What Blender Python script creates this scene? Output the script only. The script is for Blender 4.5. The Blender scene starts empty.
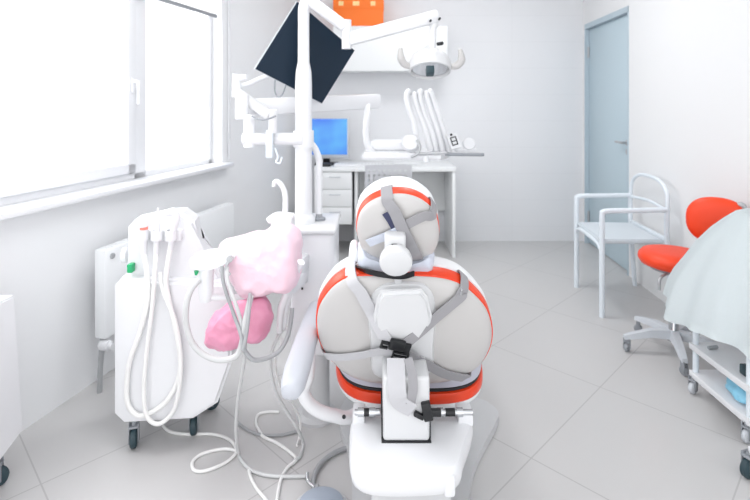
import bpy, bmesh, math, random
from mathutils import Vector, Matrix, noise
random.seed(7)
C = bpy.context.scene.collection
F = 500.0; H = 1.30; CX = 375.0; HY = 104.0
V = Vector

# ---------------------------------------------------------------- geometry helpers
def at(px, py, Y):
    """world point seen at a photo pixel, at depth Y metres"""
    return V(((px-CX)*Y/F, Y, H-(py-HY)*Y/F))
def fl(px, py, z=0.0):
    """point on the floor (height z) seen at a photo pixel"""
    Y = (H-z)*F/(py-HY)
    return V(((px-CX)*Y/F, Y, z))
def onplane(px, py, P, n):
    d = V(((px-CX)/F, 1.0, -(py-HY)/F)); o = V((0, 0, H))
    t = (P-o).dot(n)/d.dot(n)
    return o+d*t

def lin(c):
    c /= 255.0
    return c/12.92 if c <= .04045 else ((c+.055)/1.055)**2.4
def mat(name, rgb, rough=.5, metal=0.0, bump=0.0, bscale=60, var=0.0, coat=0.0, trans=0.0, emit=0.0, stretch=None):
    m = bpy.data.materials.new(name); m.use_nodes = True
    nt = m.node_tree; b = nt.nodes['Principled BSDF']
    col = (lin(rgb[0]), lin(rgb[1]), lin(rgb[2]), 1)
    b.inputs['Base Color'].default_value = col
    b.inputs['Roughness'].default_value = rough; b.inputs['Metallic'].default_value = metal
    b.inputs['Coat Weight'].default_value = coat
    if trans: b.inputs['Transmission Weight'].default_value = trans
    if emit:
        b.inputs['Emission Color'].default_value = col; b.inputs['Emission Strength'].default_value = emit
    tc = nt.nodes.new('ShaderNodeTexCoord'); nz = nt.nodes.new('ShaderNodeTexNoise')
    nz.inputs['Scale'].default_value = bscale; nz.inputs['Detail'].default_value = 4
    nt.links.new(tc.outputs['Object'], nz.inputs['Vector'])
    if var:
        mx = nt.nodes.new('ShaderNodeMix'); mx.data_type = 'RGBA'
        mx.inputs[6].default_value = tuple(v*(1-var) for v in col[:3])+(1,)
        mx.inputs[7].default_value = tuple(min(1, v*(1+var)) for v in col[:3])+(1,)
        nt.links.new(nz.outputs['Fac'], mx.inputs[0]); nt.links.new(mx.outputs[2], b.inputs['Base Color'])
    if bump:
        bp = nt.nodes.new('ShaderNodeBump'); bp.inputs['Strength'].default_value = bump
        bp.inputs['Distance'].default_value = .01
        nt.links.new(nz.outputs['Fac'], bp.inputs['Height']); nt.links.new(bp.outputs['Normal'], b.inputs['Normal'])
    return m

def catmull(pts, sub=6, closed=False):
    pts = [V(p) for p in pts]; n = len(pts); out = []
    if n < 3 and not closed: return pts
    rng = range(n) if closed else range(n-1)
    for i in rng:
        if closed: p0, p1, p2, p3 = pts[(i-1) % n], pts[i], pts[(i+1) % n], pts[(i+2) % n]
        else: p0, p1, p2, p3 = pts[max(i-1, 0)], pts[i], pts[i+1], pts[min(i+2, n-1)]
        for k in range(sub):
            t = k/sub
            out.append(.5*((2*p1)+(p2-p0)*t+(2*p0-5*p1+4*p2-p3)*t*t+(3*p1-p0-3*p2+p3)*t**3))
    if not closed: out.append(pts[-1])
    return out

def loft(bm, loops, cap0=True, cap1=True, closed=True):
    rows = [[bm.verts.new(p) for p in l] for l in loops]
    for a, b in zip(rows[:-1], rows[1:]):
        n = len(a)
        for i in range(n if closed else n-1):
            j = (i+1) % n
            bm.faces.new((a[i], a[j], b[j], b[i]))
    if cap0 and len(rows[0]) > 2: bm.faces.new(list(reversed(rows[0])))
    if cap1 and len(rows[-1]) > 2: bm.faces.new(rows[-1])

def tube(bm, pts, r, n=12, sub=6, smooth=True, caps=True):
    """round bar along a path; r may be a number or one per control point"""
    pts = [V(p) for p in pts]
    if isinstance(r, (int, float)): rr = [r]*len(pts)
    else: rr = list(r)
    if smooth and len(pts) > 2:
        P = catmull(pts, sub); R = []
        for i in range(len(pts)-1):
            for k in range(sub): R.append(rr[i]+(rr[i+1]-rr[i])*k/sub)
        R.append(rr[-1])
    else: P, R = pts, rr
    loops = []; u = None
    for i, p in enumerate(P):
        t = (P[min(i+1, len(P)-1)]-P[max(i-1, 0)])
        if t.length < 1e-9: t = V((0, 0, 1))
        t.normalize()
        if u is None:
            u = t.orthogonal().normalized()
        else:
            u = (u-t*u.dot(t))
            u = u.normalized() if u.length > 1e-6 else t.orthogonal().normalized()
        w = t.cross(u)
        loops.append([p+(u*math.cos(2*math.pi*k/n)+w*math.sin(2*math.pi*k/n))*R[i] for k in range(n)])
    loft(bm, loops, caps, caps)

def ribbon(bm, pts, width, thick, n, sub=6):
    """flat strap: path, width, thickness, outward normal (one vector, or one per control point)"""
    P = catmull(pts, sub); m = len(P)
    loops = []
    for i, p in enumerate(P):
        t = (P[min(i+1, m-1)]-P[max(i-1, 0)]).normalized()
        if isinstance(n, list):
            f = i/(m-1)*(len(n)-1); a = min(int(f), len(n)-2) if len(n) > 1 else 0
            nn = n[a].lerp(n[min(a+1, len(n)-1)], f-a)
        else: nn = n
        s = t.cross(nn).normalized(); q = s.cross(t).normalized()
        w = (width if isinstance(width, (int, float)) else width[0]+(width[1]-width[0])*i/(m-1))/2
        loops.append([p-s*w, p+s*w, p+s*w+q*thick, p-s*w+q*thick])
    loft(bm, loops)

def box(bm, x0, x1, y0, y1, z0, z1, bev=0.0, seg=2, rot=0.0, piv=None):
    r = bmesh.ops.create_cube(bm, size=1.0); vs = r['verts']
    c = V(((x0+x1)/2, (y0+y1)/2, (z0+z1)/2))
    for v in vs:
        v.co = V((v.co.x*(x1-x0), v.co.y*(y1-y0), v.co.z*(z1-z0)))+c
    if bev:
        es = list({e for v in vs for e in v.link_edges})
        rb = bmesh.ops.bevel(bm, geom=es, offset=bev, segments=seg, affect='EDGES', profile=.5, clamp_overlap=True)
        vs = list({v for f in rb['faces'] for v in f.verts} | {v for v in vs if v.is_valid})
    if rot:
        p = V(piv) if piv else c
        M = Matrix.Rotation(rot, 3, 'Z')
        for v in vs: v.co = M @ (v.co-p)+p
    return vs
def obox(bm, c, ax, ay, az, sx, sy, sz, bev=0.0, seg=2):
    """box with its own axes"""
    b2 = bmesh.new(); box(b2, -sx/2, sx/2, -sy/2, sy/2, -sz/2, sz/2, bev, seg)
    ax, ay, az = V(ax).normalized(), V(ay).normalized(), V(az).normalized(); c = V(c)
    mp = {v: bm.verts.new(c+ax*v.co.x+ay*v.co.y+az*v.co.z) for v in b2.verts}
    for f in b2.faces: bm.faces.new([mp[v] for v in f.verts])
    b2.free()
def bar(bm, a, b, w, h, bev=0.0, up=V((0, 0, 1))):
    a, b = V(a), V(b); t = (b-a); L = t.length; t.normalize()
    s = t.cross(up).normalized(); q = s.cross(t)
    obox(bm, (a+b)/2, t, s, q, L, w, h, bev)
def lathe(bm, prof, o=(0, 0, 0), axis=(0, 0, 1), n=24):
    """prof: list of (radius, distance along axis)"""
    o = V(o); a = V(axis).normalized(); u = a.orthogonal().normalized(); w = a.cross(u)
    loops = []
    for r, h in prof:
        r = max(r, 1e-4)
        loops.append([o+a*h+(u*math.cos(2*math.pi*k/n)+w*math.sin(2*math.pi*k/n))*r for k in range(n)])
    loft(bm, loops)
def prism(bm, loop, ext, bev=0.0, seg=2):
    ext = V(ext)
    a = [bm.verts.new(V(p)) for p in loop]; b = [bm.verts.new(V(p)+ext) for p in loop]
    n = len(a); fs = [bm.faces.new(list(reversed(a))), bm.faces.new(b)]
    for i in range(n): fs.append(bm.faces.new((a[i], a[(i+1) % n], b[(i+1) % n], b[i])))
    if bev:
        es = list({e for f in fs[:2] for e in f.edges})
        bmesh.ops.bevel(bm, geom=es, offset=bev, segments=seg, affect='EDGES', clamp_overlap=True)
def pillow(bm, loop, c, w, rings, crumple=0.0, cs=12.0, seed=0):
    """loft of scaled copies of an outline: rings = (scale, offset along w)"""
    c, w = V(c), V(w).normalized(); L = []
    if crumple:
        rings = [(p.x, p.y) for p in catmull([V((s, h, 0)) for s, h in rings], 5)]
    for s, h in rings:
        s = max(s, .001); row = []
        for p in loop:
            q = c+(V(p)-c)*s+w*h
            if crumple:
                rd = noise.ridged_multi_fractal(q*cs*.8+V((seed, 3, seed)), 1.0, 2.2, 3, 1.0, 2.0)
                q = q+(q-c).normalized()*(rd-1.2)*crumple*.55
                nv = noise.noise_vector(q*cs+V((seed, seed*2, 0)))
                nv2 = noise.noise_vector(q*cs*2.7+V((seed, 5, 0)))
                q = q+(nv+nv2*.45)*crumple
            row.append(q)
        L.append(row)
    loft(bm, L)

# ---------------------------------------------------------------- object helpers
ORG = {}
def obj(name, bm, m, parent=None, smooth=40, at_base=True):
    """one mesh object built from world-space geometry; as a part when it has a parent"""
    bmesh.ops.recalc_face_normals(bm, faces=bm.faces[:])
    if parent is not None: o0 = ORG[parent]
    else:
        xs = [v.co for v in bm.verts]
        lo = V((min(v.x for v in xs), min(v.y for v in xs), min(v.z for v in xs)))
        hi = V((max(v.x for v in xs), max(v.y for v in xs), max(v.z for v in xs)))
        o0 = V(((lo.x+hi.x)/2, (lo.y+hi.y)/2, lo.z)) if at_base else V((0, 0, 0))
    for v in bm.verts: v.co -= o0
    me = bpy.data.meshes.new(name); bm.to_mesh(me); bm.free()
    me.materials.append(m)
    if smooth:
        for p in me.polygons: p.use_smooth = True
        try: me.set_sharp_from_angle(angle=math.radians(smooth))
        except Exception: pass
    o = bpy.data.objects.new(name, me); C.objects.link(o)
    if parent is not None: o.parent = parent
    else: o.location = o0
    ORG[o] = o0.copy()
    return o
def thing(name, label, cat, loc, group=None):
    o = bpy.data.objects.new(name, None); C.objects.link(o)
    o.empty_display_size = .05; o.location = V(loc); ORG[o] = V(loc)
    return tag(o, label, cat, group)
def tag(o, label, cat, group=None, kind=None):
    o['label'] = label; o['category'] = cat
    if group: o['group'] = group
    if kind: o['kind'] = kind
    return o
def struct(name, bm, m, parent=None, label=None, cat=None):
    o = obj(name, bm, m, parent, at_base=False)
    if parent is None: o['kind'] = 'structure'
    if label: o['label'] = label
    if cat: o['category'] = cat
    return o
def B(): return bmesh.new()

# ---------------------------------------------------------------- materials
M = {}
M['wall']   = mat('wall_paint', (234, 235, 237), .75, bump=.05, bscale=180)
M['wallR']  = mat('wall_paint_right', (234, 235, 236), .75, bump=.05, bscale=180)
M['white']  = mat('white_plastic', (232, 233, 236), .3, coat=.2)
M['matt']   = mat('white_matt', (236, 238, 240), .55)
M['lam']    = mat('white_laminate', (236, 238, 239), .45)
M['enamel'] = mat('white_enamel', (242, 244, 246), .35)
M['shell']  = mat('pale_grey_shell', (198, 196, 195), .38, var=.02, bscale=3)
M['shell2'] = mat('light_grey_cover', (216, 217, 219), .35)
M['orange'] = mat('orange_leather', (236, 66, 24), .38, bump=.08, bscale=220)
M['orange2']= mat('orange_leather_stool', (242, 66, 20), .45, bump=.06, bscale=220)
M['box']    = mat('orange_card', (250, 122, 38), .6)
M['label']  = mat('cream_label', (250, 214, 150), .6)
M['cushion']= mat('lilac_grey_vinyl', (190, 192, 205), .3, bump=.1, bscale=25)
M['wrap']   = mat('clear_lilac_wrap', (205, 211, 224), .22, bump=.4, bscale=35)
M['strap']  = mat('grey_webbing', (156, 155, 159), .7, bump=.15, bscale=500)
M['strapL'] = mat('pale_grey_webbing', (196, 196, 200), .65, bump=.15, bscale=500)
M['navy']   = mat('dark_navy_fabric', (62, 66, 96), .7)
M['black']  = mat('black_plastic', (22, 24, 28), .4)
M['arm']    = mat('lilac_grey_armrest', (190, 193, 201), .4)
M['seam']   = mat('dark_seam', (40, 42, 46), .6)
M['screen'] = mat('dark_blue_screen', (24, 40, 56), .45)
M['screen'].node_tree.nodes['Principled BSDF'].inputs['Specular IOR Level'].default_value = .2
M['chrome'] = mat('chrome', (205, 207, 210), .15, metal=1.0)
M['steel']  = mat('brushed_steel', (185, 187, 190), .4, metal=.6)
M['silver'] = mat('silver_paint', (205, 210, 216), .4)
M['grey']   = mat('mid_grey_plastic', (150, 154, 160), .5)
M['hose']   = mat('pale_grey_hose', (208, 209, 210), .4)
M['hoseW']  = mat('white_hose', (240, 240, 239), .4)
M['hoseG']  = mat('grey_hose', (170, 172, 175), .45)
M['plate']  = mat('warm_grey_base', (206, 207, 209), .4)
M['teal']   = mat('dark_teal_rubber', (44, 66, 74), .5)
M['green']  = mat('green_plastic', (30, 170, 110), .4)
M['red']    = mat('coral_red_plastic', (245, 140, 125), .4)
M['pinkL']  = mat('pale_pink_film', (246, 214, 227), .35, bump=.35, bscale=28)
M['pink']   = mat('hot_pink_film', (253, 160, 190), .3, bump=.5, bscale=14, var=.3)
M['door']   = mat('blue_grey_door', (190, 208, 217), .5)
M['doorF']  = mat('pale_blue_frame', (186, 202, 212), .5)
M['chairW'] = mat('white_painted_steel', (226, 234, 241), .35)
M['chairS'] = mat('pale_grey_seat', (214, 222, 228), .5)
M['cloth']  = mat('pale_aqua_fabric', (243, 250, 252), .8, bump=.12, bscale=120)
M['bluebag']= mat('sky_blue_film', (140, 206, 234), .3, bump=.5, bscale=35, var=.2)
M['bezel']  = mat('silver_bezel', (200, 204, 210), .35)
M['lcd']    = None

def grid_mat(name, rgb, groove, pu, pv, ang, ou, ov, wd, rough=.4, xz=False, var=.02, depth=.0, soft=8):
    """tile grid laid in the surface's own metres"""
    m = bpy.data.materials.new(name); m.use_nodes = True
    nt = m.node_tree; N = nt.nodes; L = nt.links; b = N['Principled BSDF']
    tc = N.new('ShaderNodeTexCoord'); sp = N.new('ShaderNodeSeparateXYZ')
    L.new(tc.outputs['Object'], sp.inputs[0])
    def math_(op, a, bb=None, c=None):
        n = N.new('ShaderNodeMath'); n.operation = op
        for i, x in enumerate((a, bb, c)):
            if x is None: continue
            if isinstance(x, (int, float)): n.inputs[i].default_value = x
            else: L.new(x, n.inputs[i])
        return n.outputs[0]
    X = sp.outputs[0]; Y = sp.outputs[2] if xz else sp.outputs[1]
    ca, sa = math.cos(ang), math.sin(ang)
    u = math_('ADD', math_('MULTIPLY', X, ca), math_('MULTIPLY', Y, sa))
    v = math_('ADD', math_('MULTIPLY', X, -sa), math_('MULTIPLY', Y, ca))
    def line(c, p, o):
        t = math_('PINGPONG', math_('SUBTRACT', c, o), p/2)
        return math_('LESS_THAN', t, wd/2)
    g = math_('MAXIMUM', line(u, pu, ou), line(v, pv, ov))
    nz = N.new('ShaderNodeTexNoise'); nz.inputs['Scale'].default_value = 2.2; nz.inputs['Detail'].default_value = 5
    L.new(tc.outputs['Object'], nz.inputs['Vector'])
    col = tuple(lin(c) for c in rgb)
    mx = N.new('ShaderNodeMix'); mx.data_type = 'RGBA'
    mx.inputs[6].default_value = tuple(c*(1-var) for c in col)+(1,); mx.inputs[7].default_value = tuple(min(1, c*(1+var)) for c in col)+(1,)
    L.new(nz.outputs['Fac'], mx.inputs[0])
    m2 = N.new('ShaderNodeMix'); m2.data_type = 'RGBA'
    L.new(mx.outputs[2], m2.inputs[6]); m2.inputs[7].default_value = tuple(lin(c) for c in groove)+(1,)
    L.new(g, m2.inputs[0]); L.new(m2.outputs[2], b.inputs['Base Color'])
    b.inputs['Roughness'].default_value = rough
    return m
r2 = math.sqrt(2)
M['floor'] = grid_mat('grey_floor_tiles', (199, 198, 198), (178, 177, 177), .651, .562, math.radians(45), 2.409/r2, 1.262/r2, .005, rough=.3, var=.02)
M['wallB'] = grid_mat('back_wall_panels', (232, 233, 236), (227, 228, 231), 4.0, .25, 0, 1.3, .14, .004, rough=.7, xz=True, var=.012)

# glass: clear sheet with a weak reflection
def glass():
    m = bpy.data.materials.new('window_glass'); m.use_nodes = True
    nt = m.node_tree; nt.nodes.remove(nt.nodes['Principled BSDF'])
    t = nt.nodes.new('ShaderNodeBsdfTransparent'); g = nt.nodes.new('ShaderNodeBsdfGlossy'); g.inputs['Roughness'].default_value = .02
    x = nt.nodes.new('ShaderNodeMixShader'); x.inputs[0].default_value = .05
    nt.links.new(t.outputs[0], x.inputs[1]); nt.links.new(g.outputs[0], x.inputs[2])
    nt.links.new(x.outputs[0], nt.nodes['Material Output'].inputs[0])
    return m
M['glass'] = glass()
def blind_mat():
    m = bpy.data.materials.new('white_blind_fabric'); m.use_nodes = True
    nt = m.node_tree; nt.nodes.remove(nt.nodes['Principled BSDF'])
    d = nt.nodes.new('ShaderNodeBsdfDiffuse'); t = nt.nodes.new('ShaderNodeBsdfTranslucent')
    for n in (d, t): n.inputs[0].default_value = (.9, .9, .9, 1)
    x = nt.nodes.new('ShaderNodeMixShader'); x.inputs[0].default_value = .6
    nt.links.new(d.outputs[0], x.inputs[1]); nt.links.new(t.outputs[0], x.inputs[2])
    nt.links.new(x.outputs[0], nt.nodes['Material Output'].inputs[0])
    return m
M['blind'] = blind_mat()
def lcd_mat():
    m = bpy.data.materials.new('blue_lit_screen'); m.use_nodes = True
    nt = m.node_tree; b = nt.nodes['Principled BSDF']
    tc = nt.nodes.new('ShaderNodeTexCoord'); nz = nt.nodes.new('ShaderNodeTexNoise'); nz.inputs['Scale'].default_value = 3.5
    nt.links.new(tc.outputs['Object'], nz.inputs['Vector'])
    rp = nt.nodes.new('ShaderNodeValToRGB')
    rp.color_ramp.elements[0].position = .3; rp.color_ramp.elements[0].color = (lin(60), lin(120), lin(245), 1)
    rp.color_ramp.elements[1].position = .7; rp.color_ramp.elements[1].color = (lin(105), lin(200), lin(255), 1)
    nt.links.new(nz.outputs['Fac'], rp.inputs[0]); nt.links.new(rp.outputs[0], b.inputs['Emission Color'])
    b.inputs['Emission Strength'].default_value = .55; b.inputs['Base Color'].default_value = (.02, .04, .08, 1)
    b.inputs['Roughness'].default_value = .3
    return m
M['lcd'] = lcd_mat()

# ================================================================ THE ROOM
bm = B(); box(bm, -2.6, 2.6, -.6, 5.2, -.1, 0); struct('floor', bm, M['floor'])
BX, BY = -.712, 4.745
bm = B(); box(bm, -1.6, 2.6, BY, BY+.15, 0, 2.75); struct('wall_back', bm, M['wallB'])
# left wall: own frame (s along the wall from the back corner, off inwards, z up)
dv = V((-.25, -1, 0)).normalized(); nv = V((.970, -.2425, 0)).normalized(); UP = V((0, 0, 1))
def W(s, off, z): return V((BX, BY, 0))+dv*s+nv*off+UP*z
def wbox(bm, s0, s1, o0, o1, z0, z1, bev=0.0):
    obox(bm, W((s0+s1)/2, (o0+o1)/2, (z0+z1)/2), dv, nv, UP, abs(s1-s0), abs(o1-o0), abs(z1-z0), bev)
WT = .30; S0, S1, WZ0, WZ1 = 1.372, 4.0, .87, 2.35
bm = B()
wbox(bm, -.3, S0, -WT, 0, 0, 2.75); wbox(bm, S1, 5.5, -WT, 0, 0, 2.75)
wbox(bm, S0, S1, -WT, 0, 0, WZ0); wbox(bm, S0, S1, -WT, 0, WZ1, 2.75)
struct('wall_left', bm, M['wall'])
# right wall
RX = lambda Y: 1.974-.0545*(BY-Y)
dr = V((-.0545, -1, 0)).normalized(); nr = V((-1, .0545, 0)).normalized()
def R(s, off, z): return V((1.974, BY, 0))+dr*s+nr*off+UP*z
def rbox(bm, s0, s1, o0, o1, z0, z1, bev=0.0):
    obox(bm, R((s0+s1)/2, (o0+o1)/2, (z0+z1)/2), dr, nr, UP, abs(s1-s0), abs(o1-o0), abs(z1-z0), bev)
DS0, DS1, DZ = .05, .962, 2.045
bm = B()
rbox(bm, -.3, DS0, -.2, 0, 0, 2.75); rbox(bm, DS1, 5.5, -.2, 0, 0, 2.75); rbox(bm, DS0, DS1, -.2, 0, DZ, 2.75)
struct('wall_right', bm, M['wallR'])
bm = B()
prism(bm, [V((-2.6, -.6, 2.75)), V((2.6, -.6, 2.75)), V((2.6, 5.2, 2.75)), V((-2.6, 5.2, 2.75))], (0, 0, .1))
struct('ceiling', bm, M['wallR'])

# door in the right wall
bm = B(); rbox(bm, DS0+.02, DS1-.02, -.075, -.03, .006, DZ-.05, .003)
door = struct('door_1', bm, M['door'], label='blue-grey door in the right wall next to the back corner', cat='door')
bm = B()
rbox(bm, DS0, DS0+.02, -.09, .004, 0, DZ); rbox(bm, DS1-.02, DS1, -.09, .004, 0, DZ); rbox(bm, DS0, DS1, -.09, .004, DZ-.045, DZ)
struct('door_frame', bm, M['doorF'], door)
bm = B()
lathe(bm, [(.024, 0), (.024, .008), (.01, .01), (.009, .045)], R(DS1-.085, -.03, 1.0), nr, 20)
tube(bm, [R(DS1-.085, .012, 1.0), R(DS1-.11, .016, 1.0), R(DS1-.2, .016, 1.0)], .009, 10)
struct('door_handle', bm, M['steel'], door)
bm = B(); lathe(bm, [(.022, 0), (.022, .008), (.006, .009), (.006, .012)], R(DS1-.085, -.03, .93), nr, 20)
struct('key_plate', bm, M['steel'], door)
for z in (1.78, .25):
    bm = B(); tube(bm, [R(DS0+.03, -.022, z-.05), R(DS0+.03, -.022, z+.05)], .009, 10, smooth=False)
    struct('hinge', bm, M['steel'], door)

# window in the left wall
bm = B()
o0, o1 = -.15, -.075
wbox(bm, S0, S1, o0, o1, WZ0, WZ0+.06, .006); wbox(bm, S0, S1, o0, o1, WZ1-.06, WZ1, .006)
wbox(bm, S0, S0+.045, o0, o1, WZ0, WZ1, .006); wbox(bm, S1-.05, S1, o0, o1, WZ0, WZ1, .006)
wbox(bm, 2.03, 2.13, o0, o1, WZ0, WZ1, .006)
win = struct('window_1', bm, M['white'], label='wide bright white-framed window in the left wall', cat='window')
for a, b_ in ((S0+.045, 2.03), (2.13, S1-.05)):
    bm = B(); wbox(bm, a, b_, -.118, -.112, WZ0+.06, WZ1-.06)
    struct('window_pane', bm, M['glass'], win)
bm = B()
for s0, s1, z0, z1 in ((2.13, S1-.05, WZ0+.06, WZ0+.115), (2.13, S1-.05, WZ1-.115, WZ1-.06), (2.13, 2.19, WZ0+.06, WZ1-.06), (S1-.11, S1-.05, WZ0+.06, WZ1-.06)):
    wbox(bm, s0, s1, -.125, -.06, z0, z1, .006)
struct('window_sash', bm, M['white'], win)
bm = B(); wbox(bm, 2.15, 2.17, -.06, -.05, 1.36, 1.44, .003)
tube(bm, [W(2.16, -.05, 1.42), W(2.16, -.025, 1.42), W(2.16, -.02, 1.40), W(2.16, -.02, 1.30)], .008, 10)
struct('window_handle', bm, M['white'], win)
bm = B(); wbox(bm, 1.315, S1+.05, -.075, .065, .87, .898, .008)
struct('trim_1', bm, M['white'], label='white window sill board along the left wall', cat='window sill')

bl = thing('roller_blind', 'white roller blind pulled partly down at the top of the window', 'blind', W(2.6, -.03, 1.90))
bm = B(); wbox(bm, S0+.02, S1-.02, -.034, -.031, 1.905, 2.29); obj('blind_fabric', bm, M['blind'], bl)
bm = B(); wbox(bm, S0+.02, S1-.02, -.042, -.022, 1.885, 1.907, .004); obj('bottom_bar', bm, M['grey'], bl)
bm = B(); tube(bm, [W(S0+.01, -.033, 2.30), W(S1-.01, -.033, 2.30)], .022, 16, smooth=False); obj('roller', bm, M['white'], bl)
bm = B(); tube(bm, [W(1.34, -.033, 2.30), W(1.30, .01, 2.30), W(1.285, .012, 1.6), W(1.285, .012, 1.01), W(1.297, .012, 1.0), W(1.305, .012, 1.02), W(1.305, .012, 2.30)], .004, 8, sub=4)
obj('pull_chain', bm, M['white'], bl)

# unseen fill lamps added at the ceiling to brighten the room
for (x, y, en) in ((.65, 3.25, 11.5), (-.45, 1.5, 9)):
    t = thing('fill_lamp', 'square white fill light panel added out of view on the ceiling', 'lamp', (x, y, 2.70), 'added fill panels')
    bm = B(); box(bm, x-.32, x+.32, y-.32, y+.32, 2.71, 2.75, .004); obj('fill_lamp_housing', bm, M['white'], t)
    L = bpy.data.lights.new('ceiling_fill_light', 'AREA'); L.shape = 'SQUARE'; L.size = .58; L.energy = en
    lo = bpy.data.objects.new('ceiling_fill_light', L); C.objects.link(lo); lo.location = (x, y, 2.70)

# ================================================================ RADIATOR under the window
RT, RB = .645, .245
t = thing('radiator', 'flat white panel radiator on the left wall behind the suction cart', 'radiator', W(2.04, .1, RB))
bm = B(); wbox(bm, 1.434, 2.555, .07, .13, RB, RT, .008); obj('panel', bm, M['enamel'], t)
bm = B()
for k in range(24): wbox(bm, 1.46+k*.0455, 1.485+k*.0455, .08, .12, RT-.002, RT+.003)
obj('top_grille', bm, M['enamel'], t)
bm = B(); lathe(bm, [(.013, 0), (.013, .006), (.006, .009)], W(2.515, .13, RT-.035), nv, 16); obj('vent_cap', bm, M['steel'], t)
for s in (1.6, 2.40):
    bm = B(); wbox(bm, s, s+.03, .0, .075, .3, .6); obj('wall_bracket', bm, M['enamel'], t)
bm = B(); tube(bm, [W(2.53, .10, RB+.01), W(2.54, .10, RB-.03), W(2.545, .095, .12), W(2.545, .09, 0)], [.013, .013, .011, .011], 12); obj('pipe', bm, M['hoseG'], t)
bm = B(); lathe(bm, [(.02, -.035), (.024, -.03), (.024, .01), (.016, .014), (.016, .03)], W(2.542, .13, RB-.03), nv, 16); obj('valve', bm, M['white'], t)

# ================================================================ casters
def caster(root, x, y, r=.03, wheel=None, yaw=0.0, top=None, w=.02, name='caster'):
    """fork as a part, the wheel as its sub-part"""
    wheel = wheel or M['teal']; top = top or 2*r+.03
    d = V((math.cos(yaw), math.sin(yaw), 0)); s = V((-d.y, d.x, 0))
    bm = B()
    for k in (-1, 1):
        obox(bm, V((x, y, r+.02))+s*k*(w/2+.004), d, s, UP, r*.9, .004, r+.035, .001)
    obox(bm, V((x, y, 2*r+.008)), d, s, UP, r*1.0, w+.012, .008, .002)
    tube(bm, [V((x, y, 2*r+.008)), V((x, y, top))], .009, 10, smooth=False)
    f = obj(name, bm, M['grey'], root)
    bm = B(); lathe(bm, [(r*.3, -w/2-.002), (r*.85, -w/2), (r, -w*.3), (r, w*.3), (r*.85, w/2), (r*.3, w/2+.002)], V((x, y, r)), s, 24)
    obj('wheel', bm, wheel, f)
    return f

# ================================================================ SUCTION CART
t = thing('suction_cart', 'white wheeled suction cart with looped hoses standing before the radiator', 'cart', (-.77, 2.0, 0))
FY = 1.87
bm = B()
lp = [at(*p, FY) for p in ((113.6, 286), (113.6, 415), (123, 424), (192, 420), (217, 404), (231, 364), (232, 296), (226, 284), (120, 279))]
prism(bm, lp, (-.03, .30, 0), .012, 3); obj('body', bm, M['white'], t)
bm = B()
lp = [at(*p, FY+.05) for p in ((127, 286), (127, 228), (133, 221), (165, 214), (182, 213), (194, 222), (198, 246), (213, 262), (226, 286))]
prism(bm, lp, (-.02, .12, 0), .014, 3); obj('upper_housing', bm, M['white'], t)
bm = B()
for x in (143, 157, 171):
    c = at(x, 236, FY+.012); lathe(bm, [(.017, -.015), (.021, -.015), (.021, .022), (.016, .022), (.016, -.015)], c, UP, 16)
box(bm, at(138, 240, FY).x, at(178, 240, FY).x, FY+.025, FY+.06, at(0, 243, FY).z, at(0, 232, FY).z, .004)
obj('holder', bm, M['white'], t)
bm = B(); tube(bm, [at(143, 216, FY+.01), at(143, 222, FY+.01), at(143, 240, FY+.01), at(144, 256, FY+.01)], [.012, .0165, .0165, .011], 14); g = obj('suction_handpiece', bm, M['white'], t)
bm = B(); lathe(bm, [(.0170, -.005), (.0170, .005)], at(143.3, 228, FY+.01), UP, 16); obj('collar', bm, M['red'], g)
bm = B(); tube(bm, [at(158, 208, FY+.01), at(158, 218, FY+.01), at(157, 235, FY+.01), at(156, 256, FY+.01)], [.004, .006, .011, .010], 14); obj('suction_handpiece', bm, M['white'], t)
bm = B(); tube(bm, [at(166, 214, FY+.012), at(174, 213, FY+.012), at(176, 219, FY+.012), at(172, 236, FY+.012), at(170, 252, FY+.012)], [.009, .014, .014, .012, .010], 14); obj('suction_handpiece', bm, M['white'], t)
HY_ = FY-.014
bm = B(); tube(bm, [at(144, 254, FY+.008), at(147, 272, FY-.012), at(148, 300, HY_), at(139, 335, HY_), at(129, 365, HY_), at(127, 400, HY_), at(137, 415, HY_), at(152, 412, HY_), at(169, 398, HY_), at(180, 372, HY_), at(178, 340, HY_), at(170, 305, HY_), at(166, 280, FY-.012), at(170, 250, FY+.008)], .0092, 12, sub=8); obj('hose', bm, M['hoseW'], t)
bm = B(); tube(bm, [at(156, 254, FY+.008), at(155, 272, FY-.02), at(152, 310, HY_-.01), at(147, 350, HY_-.01), at(144, 385, HY_-.01), at(146, 414, HY_-.012), at(157, 424, HY_-.01), at(170, 416, HY_-.01), at(177, 400, HY_-.018), at(181, 365, HY_-.018), at(176, 325, HY_-.02), at(163, 290, HY_), at(160, 272, FY+.005)], .0078, 12, sub=8); obj('hose', bm, M['hoseW'], t)
bm = B(); box(bm, at(126, 0, FY).x-.008, at(126, 0, FY).x+.012, FY+.02, FY+.05, at(0, 272, FY).z-.012, at(0, 268, FY).z+.006, .004); obj('switch', bm, M['green'], t)
bm = B(); lathe(bm, [(.03, 0), (.03, .015), (.02, .02)], at(127, 255, FY+.09), V((-1, -.2, 0)), 20); obj('knob', bm, M['white'], t)
c1 = fl(134, 447); caster(t, c1.x, c1.y, .037, yaw=1.9, top=.115, w=.024)
c2 = fl(194, 434); caster(t, c2.x, c2.y, .037, yaw=1.8, top=.115, w=.024)
caster(t, -.98, 2.13, .037, top=.115, w=.024); caster(t, -.70, 2.13, .037, top=.115, w=.024)

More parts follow.
